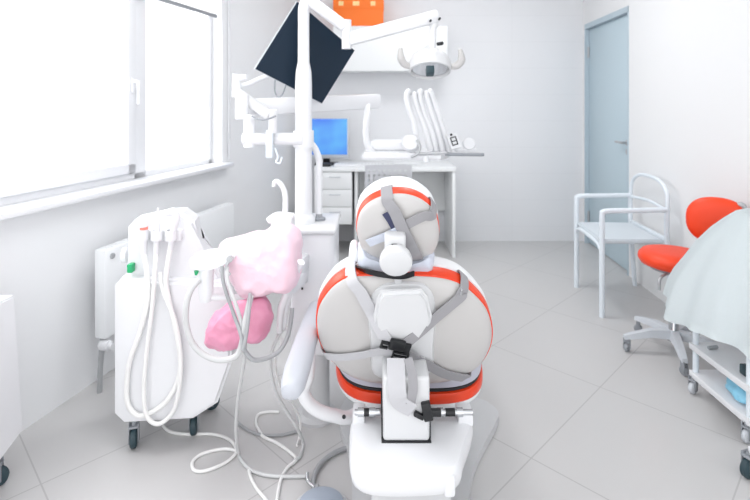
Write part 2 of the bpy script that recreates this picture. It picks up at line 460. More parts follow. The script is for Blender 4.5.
# white cart cut by the left edge of the photo
t = thing('equipment_cart', 'plain white cart side cut off by the left edge, near the wall under the sill', 'cart', (-1.32, 1.5, 0))
bm = B(); prism(bm, [V((-1.24, y, z)) for y, z in ((1.722, .642), (1.765, .15), (1.655, .118), (1.2, .118), (1.2, .655))], (-.17, 0, 0), .006, 2); obj('body', bm, M['white'], t)
caster(t, -1.285, 1.70, .034, yaw=.4, top=.125); caster(t, -1.285, 1.26, .034, top=.125); caster(t, -1.38, 1.60, .034, top=.125)

# ================================================================ WALL CABINET, BOX, DESK at the back
s = 112.4; YF = 4.45
def bk(px, py, Y=YF): return at(px, py, Y)
a, b_ = bk(333, 71), bk(447.5, 26)
t = thing('wall_cabinet', 'white wall cabinet hung on the back wall above the desk', 'cabinet', ((a.x+b_.x)/2, 4.6, a.z))
bm = B(); box(bm, a.x, b_.x, YF+.02, BY, a.z, b_.z, .003); obj('carcass', bm, M['lam'], t)
mid = (a.x+b_.x)/2
for x0, x1 in ((a.x, b_.x),):
    bm = B(); box(bm, x0, x1, YF, YF+.018, a.z, b_.z, .002); obj('door', bm, M['lam'], t)
zt = b_.z
a, b_ = bk(333.5, 22, 4.5), bk(383.5, 0, 4.5)
t = thing('storage_box', 'bright orange box standing on top of the white wall cabinet', 'box', ((a.x+b_.x)/2, 4.6, zt))
zz = zt+.27
bm = B(); box(bm, a.x, b_.x, 4.5, 4.72, zt, zz, .004); obj('carton', bm, M['box'], t)
bm = B(); box(bm, a.x-.004, b_.x+.004, 4.494, 4.726, zt+.16, zz+.004, .004); obj('lid', bm, M['box'], t)
for px, w in ((341, 6), (356, 8), (373, 6)):
    q = bk(px, 1.5, 4.49); bm = B(); box(bm, q.x-.026*w/7, q.x+.026*w/7, 4.491, 4.4945, zt+.19, zt+.23); obj('printed_label', bm, M['label'], t)

# desk
YD = 4.22; zt = .765
t = thing('desk', 'white office desk with drawers against the back wall', 'desk', (.05, 4.48, 0))
xr = at(456, 0, YD).x; xl = at(314, 0, YD).x
bm = B(); box(bm, xl, xr, YD-.01, BY-.01, zt-.035, zt, .003); obj('desk_top', bm, M['lam'], t)
bm = B(); box(bm, xr-.03, xr-.004, YD, BY-.02, 0, zt-.035, .002); obj('side_panel', bm, M['lam'], t)
bm = B(); box(bm, xl+.004, xl+.03, YD, BY-.02, 0, zt-.035, .002); obj('side_panel', bm, M['lam'], t)
bm = B(); box(bm, xl+.03, xr-.03, BY-.06, BY-.042, .30, zt-.035, .002); obj('back_panel', bm, M['lam'], t)
dx0, dx1 = xl+.03, at(352, 0, YD).x
bm = B(); box(bm, dx0, dx1, YD+.02, BY-.06, .28, zt-.036, .002); obj('drawer_box', bm, M['lam'], t)
for k in range(3):
    z0 = .285+k*.148
    bm = B(); box(bm, dx0+.004, dx1-.003, YD, YD+.018, z0, z0+.143, .002); d = obj('drawer', bm, M['lam'], t)
    bm = B(); xm = (dx0+dx1)/2; tube(bm, [V((xm-.045, YD+.002, z0+.105)), V((xm-.045, YD-.02, z0+.105)), V((xm+.045, YD-.02, z0+.105)), V((xm+.045, YD+.002, z0+.105))], .004, 8, smooth=False); obj('handle', bm, M['bezel'], d)
bm = B(); box(bm, dx1+.02, dx1+.045, YD+.04, BY-.02, 0, zt-.036, .002); obj('side_panel', bm, M['lam'], t)

# computer monitor on the desk
Ym = 4.42
t = thing('computer_monitor', 'computer monitor showing a bright blue screen on the desk', 'monitor', at(326, 166, Ym).xy.to_3d()+V((0, 0, zt)))
a, b_ = at(304, 158.5, Ym), at(348.5, 118, Ym)
bm = B(); box(bm, a.x, b_.x, Ym, Ym+.04, a.z, b_.z, .006); obj('casing', bm, M['bezel'], t)
bm = B(); box(bm, a.x+.008, b_.x-.012, Ym-.003, Ym+.003, a.z+.035, b_.z-.008); obj('screen', bm, M['lcd'], t)
xm = (a.x+b_.x)/2
bm = B(); box(bm, xm-.03, xm+.03, Ym+.02, Ym+.05, zt+.005, a.z+.1, .004); box(bm, xm-.1, xm+.1, Ym-.05, Ym+.12, zt, zt+.012, .004); obj('stand', bm, M['black'], t)
def desk_item(name, label, cat, px0, px1, y0, y1, h, m, bev=.004):
    x0, x1 = (px0-CX)*4.3/F, (px1-CX)*4.3/F
    bm = B(); box(bm, x0, x1, y0, y1, zt, zt+h, bev); return tag(obj(name, bm, m), label, cat)
desk_item('pen_tray', 'small black tray on the desk under the blue computer screen', 'tray', 318, 331, 4.26, 4.34, .028, M['black'])
t = thing('keyboard', 'white keyboard on the desk to the right of the blue screen', 'keyboard', (-.2, 4.33, zt))
x0, x1 = (334-CX)*4.3/F, (384-CX)*4.3/F
bm = B(); box(bm, x0, x1, 4.25, 4.38, zt, zt+.018, .004); obj('keyboard_body', bm, M['white'], t)
bm = B()
for r in range(4):
    for k in range(14):
        xx = x0+.014+k*(x1-x0-.026)/14; yy = 4.262+r*.028
        box(bm, xx, xx+.021, yy, yy+.022, zt+.017, zt+.024)
kk = obj('keys', bm, M['matt'], t); kk['kind'] = 'stuff'
bm = B()
for k in range(5):
    b0 = zt+.0012+k*.004; box(bm, .17-.004*k, .36+.003*k, 4.3+.004*(k % 2), 4.52, b0, b0+.0038)
tag(obj('paper_stack', bm, M['matt']), 'low stack of white papers lying on the right of the desk', 'papers')

# perforated desk chair
t = thing('office_chair', 'white chair with a perforated plastic back tucked at the desk', 'chair', (.08, 4.0, 0))
x0, x1 = at(365, 0, 3.92).x, at(412, 0, 3.92).x; z0, z1 = .56, at(0, 165, 3.92).z
bm = B(); nx, nz = 18, 14
dx, dz = (x1-x0)/nx, (z1-z0)/nz
# lattice plate with real holes
for i in range(nx+1):
    pass
def plate(y):
    rows = []
    for j in range(nz+1):
        rows.append([bm.verts.new((x0+i*dx, y-.02*math.sin(math.pi*i/nx)*-1, z0+j*dz)) for i in range(nx+1)])
    return rows
ra = plate(3.92)
for j in range(nz):
    for i in range(nx):
        if j % 2 == 1 and i % 2 == 1 and 0 < i < nx-1 and 1 < j < nz-1: continue
        bm.faces.new((ra[j][i], ra[j][i+1], ra[j+1][i+1], ra[j+1][i]))
bmesh.ops.solidify(bm, geom=bm.faces[:], thickness=.006)
obj('backrest', bm, M['white'], t, smooth=None)
bm = B(); box(bm, x0, x1, 3.93, 4.30, .435, .46, .01); obj('seat', bm, M['white'], t)
for sx in (x0+.02, x1-.02):
    bm = B(); tube(bm, [V((sx, 3.955, z1-.1)), V((sx, 3.96, .5)), V((sx, 3.96, .2)), V((sx, 3.93, 0))], .011, 10); obj('leg', bm, M['chairW'], t)
    bm = B(); tube(bm, [V((sx, 4.27, .44)), V((sx, 4.29, 0))], .011, 10); obj('leg', bm, M['chairW'], t)

# ================================================================ ARMCHAIR and STOOL by the right wall
t = thing('armchair', 'white metal armchair with a pale grey seat near the blue-grey door', 'armchair', (1.62, 3.3, 0))
fA, fB = fl(602, 317), fl(576.5, 287)              # front feet
rA, rB = V((1.83, 3.08, 0)), V((1.86, 3.58, 0))    # rear feet
zA, zS = .647, .44
for f, r in ((fA, rA), (fB, rB)):
    bm = B(); d = (r-f).normalized(); up = V((0, 0, 1))
    pts = [f+V((0, 0, .0)), f+V((0, 0, .3)), f+V((0, 0, zA-.035)), f+d*.012+V((0, 0, zA-.008)), f+d*.045+V((0, 0, zA)), f+d*.2+V((0, 0, zA)), r+V((-.04, 0, zA))]
    tube(bm, pts, .0165, 12); obj('arm_and_front_leg', bm, M['chairW'], t)
    bm = B(); tube(bm, [r+V((-.0, 0, 0)), r+V((-.03, 0, .45)), r+V((-.03, 0, .66))], .015, 12); obj('rear_leg', bm, M['chairW'], t)
bm = B()
sl = [fA+V((.0, .02, zS)), rA+V((-.04, .02, zS-.01)), rB+V((-.04, -.02, zS-.01)), fB+V((0, -.02, zS))]
prism(bm, sl, (0, 0, .028), .008, 2); obj('seat', bm, M['chairS'], t)
bm = B(); tube(bm, [fA+V((0, 0, zS-.06)), fA.lerp(fB, .12)+V((0, 0, zS-.012)), fA.lerp(fB, .5)+V((0, 0, zS-.004)), fA.lerp(fB, .88)+V((0, 0, zS-.012)), fB+V((0, 0, zS-.06))], .013, 10); obj('front_rail', bm, M['chairW'], t)
bm = B()
a, b_ = rA+V((-.03, 0, 0)), rB+V((-.03, 0, 0))
tube(bm, [a+V((0, 0, .42)), a+V((.0, 0, .62)), a+V((.005, .01, .74)), a.lerp(b_, .2)+V((.01, 0, .805)), a.lerp(b_, .5)+V((.012, 0, .82)), a.lerp(b_, .8)+V((.01, 0, .805)), b_+V((.005, -.01, .74)), b_+V((0, 0, .62)), b_+V((0, 0, .42))], .012, 12); obj('back_frame', bm, M['chairW'], t)
bm = B(); tube(bm, [a+V((0, .0, .64)), a.lerp(b_, .5)+V((.012, 0, .655)), b_+V((0, 0, .64))], .010, 10); obj('back_rail', bm, M['chairW'], t)
bm = B(); bar(bm, a+V((0, .02, .46)), b_+V((0, -.02, .46)), .02, .03, .004); obj('rear_rail', bm, M['chairW'], t)

SC = V((1.565, 2.62, 0))
t = thing('stool', 'orange swivel stool with a round orange backrest on a silver star base', 'stool', SC)
bm = B(); lathe(bm, [(.0, .445), (.12, .448), (.155, .462), (.168, .485), (.166, .505), (.15, .523), (.1, .532), (0, .53)], SC, UP, 40); obj('seat', bm, M['orange2'], t)
bm = B(); lathe(bm, [(.10, .435), (.11, .435), (.11, .448), (.0, .448)], SC, UP, 24); obj('seat_plate', bm, M['grey'], t)
bm = B(); lathe(bm, [(.03, .06), (.03, .11), (.024, .12), (.024, .26), (.014, .262), (.014, .44)], SC, UP, 20); obj('gas_column', bm, M['chrome'], t)
a0 = math.atan2(2.63-SC.y, 1.325-SC.x)
for k in range(5):
    a = a0+k*2*math.pi/5; d = V((math.cos(a), math.sin(a), 0))
    bm = B(); s_ = V((-d.y, d.x, 0))
    loft(bm, [[SC+d*r+s_*w*q+UP*(z+h*e) for q, e in ((-1, 0), (1, 0), (.7, 1), (-.7, 1))] for r, w, z, h in ((.01, .026, .075, .045), (.12, .022, .082, .036), (.22, .018, .07, .026), (.255, .014, .066, .02))])
    obj('base_leg', bm, M['silver'], t)
    q = SC+d*.24; caster(t, q.x, q.y, .022, wheel=M['grey'], yaw=a+.8, top=.07, w=.02)
bc = at(717, 221, 2.5); bn = V((-.62, -.78, .05)).normalized()
e1 = UP.cross(bn).normalized(); e2 = bn.cross(e1)
lp = [bc+e1*(.135*math.copysign(abs(math.cos(q))**.85, math.cos(q)))+e2*(.118*math.copysign(abs(math.sin(q))**.85, math.sin(q))) for q in [2*math.pi*k/40 for k in range(40)]]
bm = B(); pillow(bm, lp, bc, bn, [(0, .034), (.5, .032), (.8, .024), (.95, .01), (1, -.004), (.97, -.02), (.8, -.026), (0, -.026)]); obj('backrest', bm, M['orange2'], t)
bm = B(); lathe(bm, [(.09, -.026), (.088, -.034), (0, -.036)], bc, bn, 24); obj('back_plate', bm, M['grey'], t)
bk_ = bc-bn*.04
bm = B(); tube(bm, [SC+V((.06, -.02, .437)), SC+V((.18, -.06, .43)), V((bk_.x+.03, bk_.y+.04, .47)), bk_+V((.03, .04, -.05)), bk_+V((.005, .006, .0))], .013, 12); obj('back_bar', bm, M['steel'], t)
bm = B(); tube(bm, [at(737, 206, 2.46), at(742, 205, 2.44), at(747, 213, 2.43), at(749, 226, 2.42)], .013, 10)
obj('back_loop', bm, M['steel'], t)
bm = B(); tube(bm, [SC+V((-.06, -.07, .44)), SC+V((-.12, -.09, .42)), SC+V((-.13, -.095, .36))], .007, 8); obj('lever', bm, M['steel'], t)

# ================================================================ TROLLEY with cloth (right edge)
TX0, TX1, TY0, TY1 = 1.42, 1.785, 1.90, 2.265
t = thing('trolley', 'small white wheeled trolley under the pale aqua cloth at the right edge', 'trolley', ((TX0+TX1)/2, (TY0+TY1)/2, 0))
for nm, z in (('lower_shelf', .085), ('middle_shelf', .21), ('top_shelf', .49)):
    bm = B(); box(bm, TX0, TX1, TY0-(.08 if nm == 'middle_shelf' else 0), TY1, z-.014, z+.014, .005); obj(nm, bm, M['white'], t)
for x in (TX0+.02, TX1-.02):
    for y in (TY0+.02, TY1-.02):
        bm = B(); tube(bm, [V((x, y, .075)), V((x, y, .50))], .0125, 12, smooth=False); obj('post', bm, M['chairW'], t)
        caster(t, x-.012, y, .026, wheel=M['bezel'], yaw=.5, top=.08, w=.02)
cc = V((1.62, 2.10, 0)); rings = []
prof = [(.86, .004), (.853, .05), (.835, .09), (.80, .135), (.75, .185), (.68, .245), (.60, .295), (.53, .332), (.47, .352), (.42, .364), (.385, .370)]
NA = 120
for i, (z, r) in enumerate(prof):
    row = []; fz = max(0, (.8-z)/.5)
    for k in range(NA):
        a = 2*math.pi*k/NA; ca, sa = math.cos(a), math.sin(a)
        fold = 1+fz*(.05*math.sin(11*a+.6)+.035*math.sin(19*a+1.3)+.03*math.sin(5*a))
        rx = r*(.43 if ca > 0 else .93); ry = r*.98
        ex = abs(ca)*math.copysign(1, ca); ey = abs(sa)*math.copysign(1, sa)
        zz = z
        if i > 6: zz = z+(.018*math.sin(5*a+2.2)-.03*max(0, -sa))*(i-6)/4
        p = cc+V((ex*rx*fold, ey*ry*fold, zz))
        p += noise.noise_vector(p*7)*.008
        row.append(p)
    rings.append(row)
bm = B(); loft(bm, rings, True, False)
bmesh.ops.solidify(bm, geom=bm.faces[:], thickness=.002)
tag(obj('cloth_cover', bm, M['cloth'], smooth=80), 'pale aqua cloth draped in folds over the trolley at the right edge', 'cloth')
def blob(c, rx, ry, h, n=36, seed=1, cr=.012, cs=22):
    lp = [c+V((rx*math.cos(2*math.pi*k/n), ry*math.sin(2*math.pi*k/n), 0)) for k in range(n)]
    bm = B(); pillow(bm, lp, c, UP, [(0, 0), (.6, 0), (.95, .004), (1, h*.3), (.9, h*.7), (.65, h*.95), (.35, h), (0, h*.97)], cr, cs, seed); 
    lo = min(v.co.z for v in bm.verts)
    for v in bm.verts: v.co.z += c.z-lo
    return bm
tag(obj('plastic_bag', blob(V((1.585, 2.03, .100)), .14, .13, .06, seed=3), M['bluebag']), 'crumpled sky blue plastic bag on the lower trolley shelf', 'bag')
bm = B(); box(bm, 1.455, 1.50, 1.95, 2.0, .225, .265, .006); tag(obj('instrument_case', bm, M['teal']), 'small dark green case peeking out below the aqua cloth', 'case')
bm = B(); q = V((1.455, 1.86, .232))
tube(bm, [q+V((.026*math.cos(a), .026*math.sin(a)*.9, 0)) for a in [2*math.pi*k/20 for k in range(21)]], .0075, 10, sub=2); tag(obj('tape_ring', bm, M['black']), 'black ring lying on the middle trolley shelf at the right edge', 'ring')
bm = B(); tube(bm, [V((1.505, 2.2, .232)), V((1.46, 2.19, .232))], .0075, 8); tag(obj('dental_instrument', bm, M['steel']), 'short steel instrument on the middle shelf beneath the cloth hem', 'instrument')
# a second stand, nearly all outside the frame
t = thing('equipment_stand', 'dark teal castor of a white stand at the lower right edge', 'stand', (1.55, 1.64, 0))
q = fl(749, 478); caster(t, q.x, q.y, .034, yaw=.3, top=.09, w=.024)
caster(t, 1.70, 1.50, .034, top=.09, w=.024); caster(t, 1.72, 1.70, .034, top=.09, w=.024)
hub = V((1.58, 1.62, .095))
for e in (V((q.x, q.y, .09)), V((1.70, 1.50, .09)), V((1.72, 1.70, .09))):
    bm = B(); bar(bm, hub, e+V((0, 0, .005)), .03, .022, .004); obj('foot', bm, M['white'], t)
bm = B(); tube(bm, [hub, hub+V((0, 0, .7))], .016, 12, smooth=False); obj('pole', bm, M['white'], t)

# ================================================================ DENTAL UNIT (post beside the chair)
UX0, UX1, UY0, UY1, UZ0, UZ1 = -.345, -.166, 2.03, 2.33, .27, .78
PX, PY = -.307, 2.15
unit = thing('dental_unit', 'tall white dental unit with curved post and tap beside the pink covered bowl', 'dental unit', (-.245, 2.15, 0))
bm = B(); box(bm, UX0, UX1, UY0, UY1, UZ0, UZ1, .022, 4); obj('cabinet', bm, M['white'], unit)
bm = B(); box(bm, UX0-.006, UX1+.008, UY0-.008, UY1+.006, UZ1-.012, UZ1+.012, .010, 3); obj('top_cover', bm, M['shell2'], unit)
bm = B(); lathe(bm, [(.085, 0), (.085, .012), (.06, .02), (.055, .05), (.055, .28)], V((-.245, 2.09, 0)), UP, 32); obj('pedestal', bm, M['plate'], unit)
zz = lambda py, Y=PY: H-(py-HY)*Y/F
bm = B()
tube(bm, [V((PX, PY, UZ1)), V((PX, PY, zz(150))), V((PX, PY, zz(86))), V((PX, PY, zz(72))), V((PX, PY, zz(62))), V((PX, PY, zz(20)))], [.037, .036, .036, .034, .025, .024], 20, smooth=False)
tube(bm, [V((PX, PY, zz(22))), V((PX+.002, PY, zz(8))), V((PX+.016, PY, zz(2))), V((PX+.045, PY, zz(4))), at(345, 27, PY)], [.024, .025, .026, .026, .025], 20)
lathe(bm, [(.05, 0), (.05, .03), (.037, .05)], V((PX, PY, UZ1)), UP, 28)
obj('post', bm, M['white'], unit)
bm = B(); tube(bm, [V((-.245, 2.19, UZ1)), V((-.245, 2.19, 1.0)), V((-.245, 2.19, zz(160, 2.19))), V((-.262, 2.175, zz(148, 2.19))), V((-.29, 2.155, zz(140, 2.15)))], .0145, 14); obj('side_pipe', bm, M['white'], unit)
bm = B(); lathe(bm, [(.028, 0), (.028, .012), (.0145, .016), (.0145, .03)], V((-.245, 2.19, UZ1+.01)), UP, 20); obj('pipe_collar', bm, M['grey'], unit)
# bowl on its bracket, with tap
bc = V((-.385, 1.76, .80))
bm = B(); lathe(bm, [(.03, -.16), (.05, -.15), (.09, -.06), (.098, 0), (.092, 0), (.08, -.06), (.03, -.12), (0, -.122)], bc, UP, 32); obj('spittoon_bowl', bm, M['white'], unit)
bm = B(); bar(bm, V((-.335, 1.82, .66)), V((-.30, 2.05, .66)), .07, .07, .012); obj('bowl_bracket', bm, M['white'], unit)
YT = 1.86
bm = B()
box(bm, at(272, 0, YT).x, at(293, 0, YT).x, YT-.03, YT+.06, zz(236, YT), zz(217, YT), .01, 3)
tube(bm, [at(268, 221, YT), at(278, 216, YT), at(294, 216, YT)], [.012, .016, .012], 12)
tube(bm, [V((-.335, 1.88, .80)), V((-.32, 1.98, .76)), V((-.31, 2.06, .74))], .022, 12)
obj('tap_base', bm, M['white'], unit)
bm = B(); tube(bm, [at(285, 218, YT), at(285.5, 205, YT), at(285, 194, YT), at(282, 186, YT), at(277.5, 181.5, YT), at(274.5, 182.5, YT), at(273.8, 186.5, YT)], [.011, .0105, .010, .0095, .009, .008, .007], 14); obj('tap_spout', bm, M['white'], unit)
# suction tubes hanging at the right of the bowl
YH = 1.72
for p in (((301, 262), (296, 272), (290, 290), (286, 306), (283, 330)), ((291, 276), (287, 292), (281, 310), (279, 332))):
    bm = B(); tube(bm, [at(x, y, YH+.015*i) for i, (x, y) in enumerate(p)], [.014]+[.0125]*(len(p)-2)+[.009], 14); obj('suction_tube', bm, M['white'], unit)
bm = B(); bar(bm, at(290, 287, YH+.045), V((-.285, 2.04, .60)), .03, .05, .006); obj('tube_holder', bm, M['white'], unit)
bm = B()
box(bm, -.2985, -.2915, 2.024, 2.032, .548, .556)
obj('vent_slot', bm, M['black'], unit)

# film cover over the bowl, and the pink bag under it
lp = catmull([at(x, y, 1.76) for x, y in ((222, 247), (228, 240), (245, 236), (262, 232), (274, 226), (290, 226), (299, 237), (301, 258), (298, 280), (290, 289), (276, 287), (262, 293), (247, 292), (238, 284), (231, 268))], 5, True)
bm = B(); pillow(bm, lp, at(265, 260, 1.76), V((0, -1, 0)), [(0, .112), (.3, .112), (.6, .108), (.8, .098), (.93, .075), (1, .04), (1.02, 0), (1, -.04), (.93, -.07), (.8, -.09), (.5, -.1), (0, -.1)], .008, 14, 2)
tag(obj('film_cover', bm, M['pinkL'], smooth=70), 'pale pink plastic film wrapped over the spittoon bowl', 'plastic cover')
lp = catmull([at(x, y, 1.74) for x, y in ((204, 341), (206, 326), (216, 312), (232, 303), (248, 298), (263, 297), (271, 307), (272, 328), (264, 339), (250, 341), (240, 347), (228, 350), (214, 348))], 5, True)
bm = B(); pillow(bm, lp, at(240, 323, 1.74), V((0, -1, 0)), [(0, .06), (.3, .062), (.6, .056), (.8, .046), (.94, .026), (1, 0), (.94, -.03), (.7, -.05), (0, -.055)], .011, 17, 9)
tag(obj('pink_bag', bm, M['pink'], smooth=70), 'crumpled hot pink plastic bag hanging under the covered bowl', 'bag')

# assistant holder with hoses
YA = 1.63
ah = thing('assistant_holder', 'white T-shaped instrument holder left of the pink film cover', 'instrument holder', at(212, 300, YA))
bm = B(); lp = catmull([at(x, y, YA) for x, y in ((188, 262), (194, 257), (212, 253.5), (227, 254), (234, 258), (228, 263), (216, 268), (204, 271), (193, 268))], 4, True)
prism(bm, lp, (0, .06, 0), .006, 2); obj('holder_head', bm, M['white'], ah)
bm = B(); tube(bm, [at(207, 266, YA+.03), at(206, 280, YA+.03), at(206, 292, YA+.03), at(206, 301, YA+.03)], [.024, .025, .024, .020], 18); obj('handle', bm, M['white'], ah)
bm = B(); tube(bm, [at(208, 297, YA+.03), at(222, 297.5, YA+.04), at(240, 297, YA+.06), at(258, 292, YA+.10)], .011, 12); obj('arm', bm, M['white'], ah)
bm = B(); tube(bm, [at(196.5, 271, YA+.01), at(196, 275, YA+.01)], [.008, .004], 10, smooth=False); obj('button', bm, M['green'], ah)
bm = B(); lathe(bm, [(.01, -.004), (.01, .006)], at(230, 259, YA-.004), V((0, -1, 0)), 14); tube(bm, [at(230, 259, YA-.006), at(226, 268, YA-.01), at(230, 275, YA-.01)], .005, 8); obj('clip', bm, M['steel'], ah)
bm = B(); tube(bm, [at(199, 280, YA), at(191, 290, YA-.02), at(186.5, 305, YA-.03), at(186.5, 325, YA-.03), at(193, 344, YA-.03), at(206, 356, YA-.03), at(222, 360, YA-.03), at(237, 355, YA-.03), at(243, 338, YA-.035), at(246, 318, YA-.03), at(251, 296, YA+.02)], .0095, 12, sub=8); obj('thick_hose', bm, M['hose'], ah)
def floorhose(air, floor, r, m, name='hose', z=None):
    return None
g0 = fl(238, 452, .007); g = [fl(x, y, .007) for x, y in ((242, 461), (253, 471), (270, 475.5), (290, 476.5), (308, 476))]
bm = B(); tube(bm, [at(227, 266, YA-.005), at(228, 282, YA-.02), at(236, 305, YA-.03), at(243, 330, YA-.025), at(245, 352, YA-.01), at(242, 375, YA+.05), at(238, 400, YA+.12), at(236, 428, YA+.18), g0]+g, .0062, 10, sub=8); obj('hose', bm, M['hose'], ah)
bm = B(); tube(bm, [at(222, 266, YA-.005), at(224, 285, YA-.012), at(233, 312, YA-.015), at(241, 335, YA-.045), at(243, 350, YA-.06), at(247, 330, YA-.055), at(249, 310, YA-.04), at(250, 294, YA+.01)], .006, 10, sub=8); obj('hose', bm, M['hoseG'], ah)
bm = B(); tube(bm, [at(243, 348, YA-.03), at(252, 359, YA-.02), at(264, 359, YA), at(278, 352, YA+.03), at(287, 338, YA+.05), at(291, 320, YA+.09), at(292, 308, YA+.11)], .0075, 10, sub=8); obj('hose', bm, M['hoseG'], ah)

def cable(name, label, pts, r, m, sub=8):
    bm = B(); tube(bm, pts, r, 10, sub=sub); return tag(obj(name, bm, m), label, 'cable')
cable('grey_cable', 'grey hose hanging from the suction tubes down to the floor, looping back left',
      [at(283, 330, 1.77), at(277, 338, 1.77), at(272, 352, 1.79), at(271, 370, 1.82), at(276, 392, 1.84), at(286, 411, 1.86), at(297, 428, 1.87)]+[fl(x, y, .0065) for x, y in ((303, 444), (300, 456), (294, 461))], .0062, M['hose'])
cable('thin_cable', 'thin white hose falling from the second suction tube beside the post', [at(279, 332, 1.78), at(281, 345, 1.80), at(275, 362, 1.84), at(280, 385, 1.88)]+[at(293, 405, 1.92), at(300, 420, 1.95)]+[fl(299, 438, .006), fl(297, 446, .006)], .0045, M['hoseW'])
Fz = lambda L, z=.006: [fl(x, y, z) for x, y in L]
cable('power_cable', 'white cable on the floor running from under the suction cart into a loop',
      Fz(((163, 426), (170, 431.5), (184, 434), (210, 434), (224, 437), (233, 443), (236, 452), (228, 461), (214, 468), (201, 471.5), (193, 469), (193, 461), (202, 454), (216, 450), (228, 449), (236, 451))), .0058, M['hoseW'])
cable('floor_cable', 'white cable on the floor with a hooked upper end below the armrest',
      Fz(((279, 412), (267, 412), (258, 415), (256, 423), (260, 432), (264, 437), (275, 442), (286, 449), (296, 459), (287, 468), (281, 479), (278, 492), (276, 510))), .0058, M['hoseW'])
cable('floor_cable', 'grey cable on the floor curving behind the white hooked cable to the pedestal',
      Fz(((239, 424), (248, 430), (258, 434), (270, 435.5), (284, 434.5), (298, 431))), .0055, M['hoseG'])
cable('floor_cable', 'short white cable leaving the grey floor hose towards the bottom edge', Fz(((249, 470), (251, 478), (257, 489), (266, 500), (272, 512))), .0055, M['hoseW'])

# foot control
q = fl(321, 511)
t = thing('foot_control', 'round blue-grey foot control on the floor at the bottom edge', 'foot pedal', q)
bm = B(); lathe(bm, [(.088, 0), (.09, .008), (.084, .014)], q, UP, 40); obj('base_ring', bm, M['plate'], t)
bm = B(); lathe(bm, [(.074, .013), (.072, .024), (.05, .032), (0, .034)], q, UP, 40); obj('pedal_disc', bm, mat('blue_grey_plastic', (168, 178, 192), .35), t)
bm = B(); tube(bm, [q+V((-.03, .08, .015)), q+V((-.055, .10, .02)), q+V((-.06, .12, .035))], .006, 10); obj('guard', bm, M['chrome'], t)
bm = B(); tube(bm, [q+V((-.018, .085, .012))]+Fz(((313, 486), (315, 473), (323, 461), (335, 452.5), (347, 448)), .010), .0085, 12); obj('pedal_hose', bm, M['hoseG'], t)

# ================================================================ DELIVERY ARM AND TRAY
du = thing('delivery_unit', 'white delivery unit with five upright instrument arms on a jointed beam', 'delivery unit', at(405, 162, 2.5))
bm = B(); tube(bm, [V((PX, 2.12, zz(139, 2.12))), at(243, 139, 2.12)], .027, 16, smooth=False); lathe(bm, [(.044, -.035), (.044, .035)], V((PX, PY, zz(139, 2.13))), UP, 24); obj('lower_arm', bm, M['white'], du)
bm = B(); tube(bm, [at(249.5, 147, 2.12), at(249.5, 118, 2.12)], .025, 16, smooth=False); lathe(bm, [(.033, 0), (.033, .02)], at(249.5, 119, 2.12), UP, 20); obj('riser', bm, M['white'], du)
bm = B(); bar(bm, at(238, 108, 2.12), at(378, 101, 2.62), .06, .076, .014); obj('upper_arm', bm, M['white'], du)
bm = B(); tube(bm, [at(242, 119, 2.115), at(242, 95, 2.115)], .028, 16, smooth=False); obj('end_joint', bm, M['white'], du)
bm = B(); tube(bm, [at(368, 104, 2.56), at(366.5, 120, 2.48), at(366, 135, 2.48), at(369, 148, 2.50), at(376, 155, 2.52)], .016, 14); obj('drop_pipe', bm, M['white'], du)
TZ = H-(156-HY)*2.45/F
bm = B()
lp = [V((x, y, TZ-.018)) for x, y in (((362-CX)*2.42/F, 2.42), ((441-CX)*2.40/F, 2.40), ((452-CX)*2.5/F, 2.52), ((440-CX)*2.7/F, 2.72), ((366-CX)*2.7/F, 2.72))]
prism(bm, lp, (0, 0, .036), .01, 3); obj('tray', bm, M['white'], du)
bm = B(); box(bm, (371-CX)*2.6/F, (411-CX)*2.6/F, 2.52, 2.68, TZ+.016, TZ+.066, .012, 3); obj('control_housing', bm, M['white'], du)
bm = B(); lathe(bm, [(0, -.03), (.03, -.026), (.044, -.01), (.046, .004), (.036, .022), (0, .028)], at(411, 143, 2.44), V((-.2, -1, .3)), 24); obj('side_knob', bm, M['white'], du)
bm = B(); tube(bm, [at(411, 157, 2.40), at(417, 154, 2.395), at(420, 147, 2.40), at(417, 140, 2.41)], .006, 10); tube(bm, [at(418, 154, 2.395), at(447, 153, 2.395)], .0055, 10, smooth=False); obj('instrument_rail', bm, M['steel'], du)
bm = B(); tube(bm, [at(445, 154, 2.42), at(458, 154.5, 2.41), at(484, 154.6, 2.40)], .0085, 12, smooth=False); obj('grip_rod', bm, M['grey'], du)
arms = [((408, 91), (406.5, 98), (409.5, 110), (414, 122), (416, 136), (419, 150)), ((414, 94), (416, 104), (421, 118), (426, 132), (430, 150)),
        ((420, 91), (420.5, 100), (424.5, 115), (431, 131), (436, 151)), ((426, 93), (429, 106), (435, 124), (440, 140), (442, 151)), ((430, 91), (434, 102), (440, 120), (445, 136), (449, 152))]
for i, a in enumerate(arms):
    Ya = 2.47+.012*i; bm = B()
    P = [at(a[0][0]+2.5, a[0][1]+3, Ya+.03)]+[at(x, y, Ya) for x, y in a]
    tube(bm, P, [.010, .0125]+[.0135]*(len(a)-3)+[.015, .017], 12)
    obj('instrument_arm', bm, M['white'], du)
pc = at(454, 141.5, 2.44); pn = V((-.1, -1, .35)).normalized(); pu = V((-.28, 0, 1)); p1 = pu.cross(pn).normalized(); p2 = pn.cross(p1)
bm = B(); obox(bm, pc, p1, p2, pn, .052, .075, .016, .004); kp = obj('keypad', bm, M['white'], du)
bm = B()
for sx, sy, w_, h_ in ((-.0125, 0, .005, .042), (.0125, 0, .005, .042), (0, .019, .03, .005), (0, -.019, .03, .005), (0, 0, .024, .004)):
    obox(bm, pc+pn*.009+p1*sx+p2*sy, p1, p2, pn, w_, h_, .003)
lathe(bm, [(.006, .008), (.006, .012)], pc+p2*.034-p1*.004, pn, 12)
obj('keypad_symbol', bm, M['seam'], kp)
